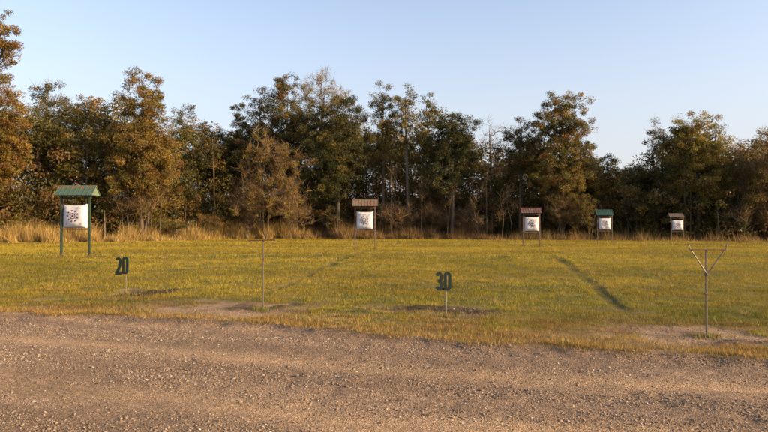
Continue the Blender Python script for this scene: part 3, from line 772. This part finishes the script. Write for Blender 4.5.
# thin saplings standing in front of the wood
for i, px in enumerate([152, 160, 236, 243, 250, 281, 289, 297, 372, 391, 412, 421, 437, 447, 478, 487, 502, 511, 580]):
    Ye = float(np.interp(PX(px, 62), [-60, -34, -25, -15.6, 1.8, 22, 35, 60], [40, 53, 57, 69, 68, 62.5, 56.5, 56]))+rng.uniform(.8, 4.5)
    tpx = px+rng.uniform(-5, 5); ty = rng.uniform(165, 205)
    tree('sapling', 'thin bare sapling standing in the brush in front of the wood', px, Ye, [(tpx, ty+8, 4, 9), (px+rng.uniform(-3, 3), ty+22, 4, 8)], [('brown', 2), ('gold', 1)], rng.uniform(.03, .05), 6, .16, .45, .35,
         twig=True, bark='bark', group='thin saplings at the edge of the wood', cat='sapling', twist=.35)

# pale broken stumps in the dry grass
def stump(label, px, Y, h_, r, lean):
    z = float(base_z(Y)); X = PX(px, Y)
    b = MB(); b.tube([(0, 0, -.1), (lean*.4, 0, h_*.5), (lean, .02, h_*.86), (lean*1.1, .03, h_)], [r*1.15, r, r*.85, r*.25], 8)
    o = b.build('tree_stump', M['deadwood'], None); o.location = (X, Y, z)
    tag(o, label, 'stump', 'pale broken stumps in the dry grass')
stump('shortest pale broken stump, left of the other two, behind the dry grass', 160, 64.5, 1.55, .09, .05)
stump('middle pale broken stump of three behind the dry grass', 176.5, 64, 2.0, .11, -.06)
stump('right hand pale stump of three, leaning, behind the dry grass', 187, 64, 1.95, .12, .14)

# ------------------------------------------------------------------ target stands
STAND_GROUP = 'roofed archery target stands'
def stand(Y, xl, xr, base_py, ridge_py, eave_py, roof_l, roof_r, post_m, roof_m, gable_m, label, post_w, thing='target_stand'):
    X0 = (PX(xl, Y)+PX(xr, Y))/2; W = PX(xr, Y)-PX(xl, Y)
    zb = PZ(base_py, Y); zg = float(ground_z(np.array([X0]), np.array([Y]))[0])
    root = empty(thing, (X0, Y, zg)); tag(root, label, 'target stand', STAND_GROUP)
    ze = PZ(eave_py, Y)-zg; zr = PZ(ridge_py, Y)-zg
    for s in (-1, 1):
        MB().box((s*W/2, 0, (ze+.06)/2-.1), (post_w, post_w, ze+.06+.2)).build('post', post_m, root, .006)
    MB().box((0, .0, ze-.10), (W-post_w-.004, .05, .07)).build('top_beam', post_m, root, .005)
    rl, rr = PX(roof_l, Y-.37)-X0, PX(roof_r, Y-.37)-X0
    hd = .40
    # sheet roof: two sloped panels with standing ribs
    rb = MB(); slope = math.atan2(zr-ze, hd); sl = math.hypot(zr-ze, hd)
    th = .018
    for s in (-1, 1):
        n = 8; cx = (rl+rr)/2
        rot = Matrix.Rotation(slope*-s*-1, 3, 'X')
        rot = Matrix.Rotation(-s*slope, 3, 'X')
        c = Vector((cx, s*hd/2, (ze+zr)/2))
        rb.box(c, (rr-rl, sl, th), rot)
        for i in range(n+1):
            x = rl+.015+(rr-rl-.03)*i/n
            rb.box(Vector((x, s*hd/2, (ze+zr)/2))+rot @ Vector((0, 0, th/2+.006)), (.022, sl-.006, .014), rot)
    rf = rb.build('roof', roof_m, root)
    # shift roof so its local z gradient is usable by the wear mask
    for v_ in rf.data.vertices: v_.co.z -= ze
    rf.location.z = ze
    MB().tube([(rl-.005, 0, zr+.012), (rr+.005, 0, zr+.012)], .03, 8).build('ridge_cap', gable_m, rf).location.z = -ze
    for s, x in ((-1, rl+.03), (1, rr-.03)):
        g = MB(); t_ = .008
        g.v = [(x-t_, -hd*.9, ze+.012), (x-t_, hd*.9, ze+.012), (x-t_, 0, zr-.03), (x+t_, -hd*.9, ze+.012), (x+t_, hd*.9, ze+.012), (x+t_, 0, zr-.03)]
        g.f = [(0, 2, 1), (3, 4, 5), (0, 1, 4, 3), (1, 2, 5, 4), (2, 0, 3, 5)]
        g.build('gable', gable_m, rf).location.z = -ze
    return root, X0, zg, W

def bag(Y, zg, l, r, t, b, label, strap_m, seed, rz=0):
    X0 = (PX(l, Y)+PX(r, Y))/2; Wd = PX(r, Y)-PX(l, Y); zt = PZ(t, Y); zb_ = PZ(b, Y); Hh = zt-zb_
    root = empty('target_bag', (X0, Y, (zt+zb_)/2), rz); tag(root, label, 'archery target', 'white archery target bags')
    N = 22; D = .19
    rs = np.random.default_rng(seed)
    ph = rs.uniform(0, 6, 6)
    def prof(u, v_):           # u,v in -1..1 : outline pulled in mid-edges, ears at the top corners
        x = u*Wd/2*1
        x = u*Wd/2*(.982+.018*v_*v_)
        z = v_*Hh/2*(.975+.025*u*u)
        if v_ > 0: z += .05*Hh*abs(u)**6*v_
        e = max(0, 1-abs(u)**3.6)**.5*max(0, 1-abs(v_)**3.6)**.5
        wr = .5*(.010*math.sin(u*5+ph[0]+v_*2)+.008*math.sin(v_*8+ph[1]+u*3)+.007*math.sin(u*11-v_*7+ph[2]))
        return x, z, D*(e*.85+.15)+wr*e*1.6
    m_ = MB()
    for side in (-1, 1):
        base = len(m_.v)
        for j in range(N+1):
            for i in range(N+1):
                u = -1+2*i/N; v_ = -1+2*j/N
                u = math.sin(u*math.pi/2); v_ = math.sin(v_*math.pi/2)
                x, z, d = prof(u, v_)
                m_.v.append((x, side*d, z))
        for j in range(N):
            for i in range(N):
                q = (base+j*(N+1)+i, base+j*(N+1)+i+1, base+(j+1)*(N+1)+i+1, base+(j+1)*(N+1)+i)
                m_.f.append(q if side < 0 else q[::-1])
    # side walls joining the rims
    K = (N+1)*(N+1)
    rim = [i for i in range(N+1)]+[j*(N+1)+N for j in range(1, N+1)]+[N*(N+1)+i for i in range(N-1, -1, -1)]+[j*(N+1) for j in range(N-1, 0, -1)]
    for a, b_ in zip(rim, rim[1:]+rim[:1]):
        m_.f.append((b_, a, a+K, b_+K))
    cov = m_.build('cover', M['bag'], root, 0, True)
    # printed aiming marks following the cloth
    ink = MB()
    def surf(x, z):
        u = max(-1, min(1, x/(Wd/2*.97))); v_ = max(-1, min(1, z/(Hh/2*.97)))
        return (x, -prof(u, v_)[2]-.004, z)
    def ring(cx, cz, r0, r1, n=28, jag=0):
        b0 = len(ink.v)
        for k in range(n):
            a = 2*math.pi*k/n; j1 = 1+jag*(1 if k % 2 else -1)
            ink.v.append(surf(cx+math.cos(a)*r0, cz+math.sin(a)*r0)); ink.v.append(surf(cx+math.cos(a)*r1*j1, cz+math.sin(a)*r1*j1))
        for k in range(n):
            k2 = (k+1) % n
            ink.f.append((b0+2*k, b0+2*k2, b0+2*k2+1, b0+2*k+1))
    s = Wd*.96
    cz = .02*s
    ring(0, cz, .001, .045*s, 16); ring(0, cz, .095*s, .130*s, 32, .05)
    for k in range(9):
        a = 2*math.pi*k/9+.35; ring(math.cos(a)*.225*s, cz+math.sin(a)*.225*s, .001 if k % 2 else .012*s, .040*s, 10, .12)
    for k in range(9):
        a = 2*math.pi*(k+.5)/9+.35; ring(math.cos(a)*.165*s, cz+math.sin(a)*.165*s, .001, .016*s, 8)
    for k in range(6): ring((-.10+.04*k)*s, .36*s, .001, .014*s, 6)
    for sx in (-1, 1):
        for sz in (-1, 1): ring(sx*.33*s, cz+sz*.33*s, .012*s, .024*s, 12)
    ink.build('printed_target', M['ink'], cov)
    for sx in (-1, 1):
        MB().tube([(sx*Wd*.46, 0, Hh*.50), (sx*Wd*.475, 0, Hh*.56), (sx*Wd*.47, .0, Hh*.5+.20)], .014, 6).build('hanging_strap', strap_m, root)
    return root
def rail(root, W, zl, mat, pw):     # carrier under the bag belongs to the stand
    MB().box((0, 0, zl), (W-pw-.004, .12, .045)).build('lower_rail', mat, root, .005)

rt, X0, zg, W = stand(25.5, 61.7, 89.6, 256, 186.6, 195.8, 54.0, 97.5-5.5, M['green_post'], M['roof_green'], M['roof_gable'], 'nearest and largest stand, green posts and light green gable roof with rusty ridge', .085)
bag(25.5, zg, 63.2, 88.0, 205.3, 228.0, 'largest white target bag, hanging in the green posted stand at the left', M['strap'], 1, R(-9)); rail(rt, W, PZ(229.3, 25.5)-zg, M['dark_post'], .085)
# small broken bracket on the ridge
MB().tube([(.02, 0, 2.93-.03), (.03, 0, 3.1), (-.05, 0, 3.17)], .012, 6).build('ridge_bracket', M['grey_post'], rt)
rt, X0, zg, W = stand(35.5, 355.2, 375.0, 248.8, 199.8, 206.3, 352.4, 378, M['grey_post'], M['roof_tan'], M['roof_tan'], 'stand with grey posts and tan roof patched with red rust, near the centre', .06)
bag(35.5, zg, 356.5, 373.4, 212.0, 229.4, 'white target bag under the tan rust patched roof', M['strap'], 2, R(-9)); rail(rt, W, PZ(230.6, 35.5)-zg, M['dark_post'], .06)
MB().tube([(-W/2, -.04, .36), (0, -.04, .33), (W/2, -.04, .35)], .008, 5).build('cable', M['grey_post'], rt)
rt, X0, zg, W = stand(44, 523.2, 539.6, 247, 208.4, 213.2, 521.4, 542.2, M['dark_post'], M['roof_rust'], M['roof_rust'], 'stand with dark posts and dark red rusty roof, third nearest', .075)
bag(44, zg, 524.6, 538.6, 217.2, 231.2, 'white target bag under the dark red rusty roof', M['strap'], 3, R(-9)); rail(rt, W, PZ(232.2, 44)-zg, M['dark_post'], .075)
rt, X0, zg, W = stand(52, 597.4, 612.0, 242.9, 210.2, 215.4, 596.5, 613.8, M['dark_post'], M['roof_teal'], M['roof_teal'], 'stand with teal green roof, between the rusty roofed and the farthest stand', .06)
bag(52, zg, 598.8, 610.6, 218.2, 229.8, 'small white target bag under the teal roof', M['strap'], 4, R(-9)); rail(rt, W, PZ(231, 52)-zg, M['dark_post'], .06)
rt, X0, zg, W = stand(62, 671.2, 683.4, 240.6, 213.8, 217.4, 669.8, 684.6, M['dark_post'], M['roof_grey'], M['roof_grey'], 'farthest and smallest stand, brown grey roof, dark against the wood', .06)
bag(62, zg, 672.2, 682.4, 220.4, 230.4, 'smallest white target bag, in the farthest stand at the right', M['strap'], 5, R(-9)); rail(rt, W, PZ(231.6, 62)-zg, M['dark_post'], .06)

# ------------------------------------------------------------------ bow racks
def rack(px, base_py, top_py, arm_l, arm_r, knot_py, label, bar_m, tilt, prong, brace_r, extra):
    Y = YG(base_py); X = PX(px, Y); z = float(ground_z(np.array([X]), np.array([Y]))[0])
    s = Y/F
    root = empty('bow_rack', (X, Y, z)); tag(root, label, 'bow rack', 'bow racks beside the road')
    Ht = (base_py-top_py)*s; al = (arm_l-px)*s; ar = (arm_r-px)*s; kz = (base_py-knot_py)*s
    pw = .021 if extra else .021
    MB().box((0, 0, (Ht-.25)/2), (pw, pw, Ht+.25)).build('post', M['rack_steel'], root, .003)
    MB().tube([(al, -.035, Ht-.012-tilt*al*-1), (ar, -.035, Ht-.012+tilt*ar)], .0085 if extra else .012, 8).build('crossbar', bar_m, root)
    for sx, a in ((-1, al), (1, ar)):
        MB().tube([(0, -.025, kz), (a*.93, -.027, Ht-.02+tilt*a)], brace_r, 6).build('brace', M['rack_steel'] if extra else M['grey_post'], root)
        if prong > 0:
            MB().tube([(a, -.035, Ht-.015+tilt*a), (a+sx*.012, -.035, Ht+prong*.6), (a+sx*.022, -.03, Ht+prong)], .008, 6).build('prong', M['rack_steel'], root)
    MB().box((0, -.006, kz), (pw+.018, pw+.016, .045)).build('clamp', M['dark_post'], root, .003)
    if extra:
        MB().box((0, -.004, Ht*.49), (.055, pw+.01, .016)).build('bolt', M['dark_post'], root, .002)
    return root
rack(263.3, 308.6, 237.6, 248.5, 275.5, 257.3, 'thin steel post with flat reddish crossbar, left of the two bow racks', M['red_bar'], .03, 0, .0035, False)
rack(706, 335.5, 246.8, 688.7, 724.2, 272.6, 'Y shaped steel bow rack with upturned ends, at the right by the road', M['red_bar'], 0.0, .065, .0085, True)

# ------------------------------------------------------------------ numeral signs
def ribbon(mb, pts, w_, y0, y1, closed=False):
    n = len(pts); base = len(mb.v); P_ = [Vector((p[0], p[1])) for p in pts]
    for i in range(n):
        if closed: a, b = P_[(i-1) % n], P_[(i+1) % n]; d1 = (P_[i]-a).normalized(); d2 = (b-P_[i]).normalized()
        else:
            d1 = (P_[i]-P_[i-1]).normalized() if i > 0 else (P_[1]-P_[0]).normalized()
            d2 = (P_[i+1]-P_[i]).normalized() if i < n-1 else d1
        t = (d1+d2); t = t.normalized() if t.length > 1e-6 else d1
        nn = Vector((-t.y, t.x)); k = w_/2/max(.45, nn.dot(Vector((-d1.y, d1.x))))
        for s in (-1, 1):
            for y in (y0, y1): mb.v.append((P_[i].x+nn.x*k*s, y, P_[i].y+nn.y*k*s))
    m_ = n if closed else n-1
    for i in range(m_):
        a = base+4*i; b = base+4*((i+1) % n)
        mb.f += [(a, b, b+2, a+2), (a+1, a+3, b+3, b+1), (a, a+1, b+1, b), (a+2, b+2, b+3, a+3)]
    if not closed:
        mb.f += [(base, base+2, base+3, base+1), (base+4*(n-1), base+4*(n-1)+1, base+4*(n-1)+3, base+4*(n-1)+2)]
def arc(cx, cz, rx, rz, a0, a1, n=12):
    return [(cx+rx*math.cos(R(a0+(a1-a0)*i/n)), cz+rz*math.sin(R(a0+(a1-a0)*i/n))) for i in range(n+1)]
def strokes(d, w_, h_, t):
    rx = w_/2-t/2; cx = w_/2; top = h_-t/2
    if d == '0':
        rz = rx
        return [(arc(cx, top-rz, rx, rz, 0, 180, 10)+arc(cx, t/2+rz, rx, rz, 180, 360, 10), True)]
    if d == '2':
        rz = rx
        return [(arc(cx, top-rz, rx, rz, 165, -10, 12)+[(w_*.80-t*.15, h_*.50), (w_*.45, h_*.27), (t*.5, t*.55+h_*.02), ], False), ([(t*.10, t/2), (w_, t/2)], False)]
    if d == '3':
        rz = h_*.245-t*.25; c1 = top-rz; c2 = t/2+rz
        rz2 = (h_/2-t/2)/2
        return [(arc(cx, top-rz2, rx, rz2, 158, -90, 14)+[(cx-t*.45, h_/2)], False), (arc(cx, t/2+rz2, rx, rz2, 88, -158, 14), False)]
def numsign(txt, l, r, t, b, stake_px, base_py, label, rot):
    Y = YG(base_py); s = Y/F; X = PX(stake_px, Y); z = float(ground_z(np.array([X]), np.array([Y]))[0])
    root = empty('number_sign', (X, Y, z)); tag(root, label, 'sign', 'distance signs on the grass')
    Wt = (r-l)*s; Hh = (b-t)*s; x0 = (l-stake_px)*s; z0 = (base_py-b)*s
    gap = .006; dw = (Wt-gap)/2; st = dw*.42
    for k, ch in enumerate(txt):
        cx = x0+k*(dw+gap)
        sl = .0
        body = MB(); edge = MB()
        for q, (pts, cl) in enumerate(strokes(ch, dw, Hh, st)):
            ribbon(body, [(p[0], p[1]) for p in pts], st*.80, -.022-.0012*q, -.010, cl)
            ribbon(edge, [(p[0], p[1]) for p in pts], st*.98, -.012-.0011*q-.0005*k, -.002+.0006*q, cl)
        o = body.build('numeral', M['sign_dark'], root)
        e = edge.build('numeral_border', M['sign_edge'], o)
        o.location = (cx, -.012, z0+(0 if k == 0 else rot*.5)); o.rotation_euler = (0, rot*.25, 0)
    MB().tube([(0, 0, -.2), (0.002, 0, z0+Hh*.55)], .008 if txt == '20' else .009, 8).build('stake', M['stake'], root)
    MB().box((x0+Wt/2, -.004, z0+Hh*.10), (Wt*.45, .006, .035)).build('bracket', M['sign_dark'], root)
    return root
numsign('20', 115.6, 129.2, 257.2, 275.0, 126.2, 295.5, 'smaller looking dark green 20 numeral sign on a thin stake at the left', .03)
numsign('30', 435.0, 451.2, 270.3, 289.2, 446.0, 316.0, 'dark green 30 numeral sign on a thin stake near the middle', .0)

# fallen bits
def branch(label, px, py, ln, rz, name='fallen_stick'):
    Y = YG(py); X = PX(px, Y); z = float(ground_z(np.array([X]), np.array([Y]))[0])
    b = MB(); b.tube([(-ln/2, 0, .012), (-ln*.1, .02, .022), (ln/2, -.01, .012)], [.008, .010, .005], 6)
    o = b.build(name, M['deadwood']); o.location = (X, Y, z); o.rotation_euler = (0, 0, rz); tag(o, label, 'stick')
branch('short dry stick lying on the road edge right of the left bow rack foot', 279, 335.5, .22, R(5))
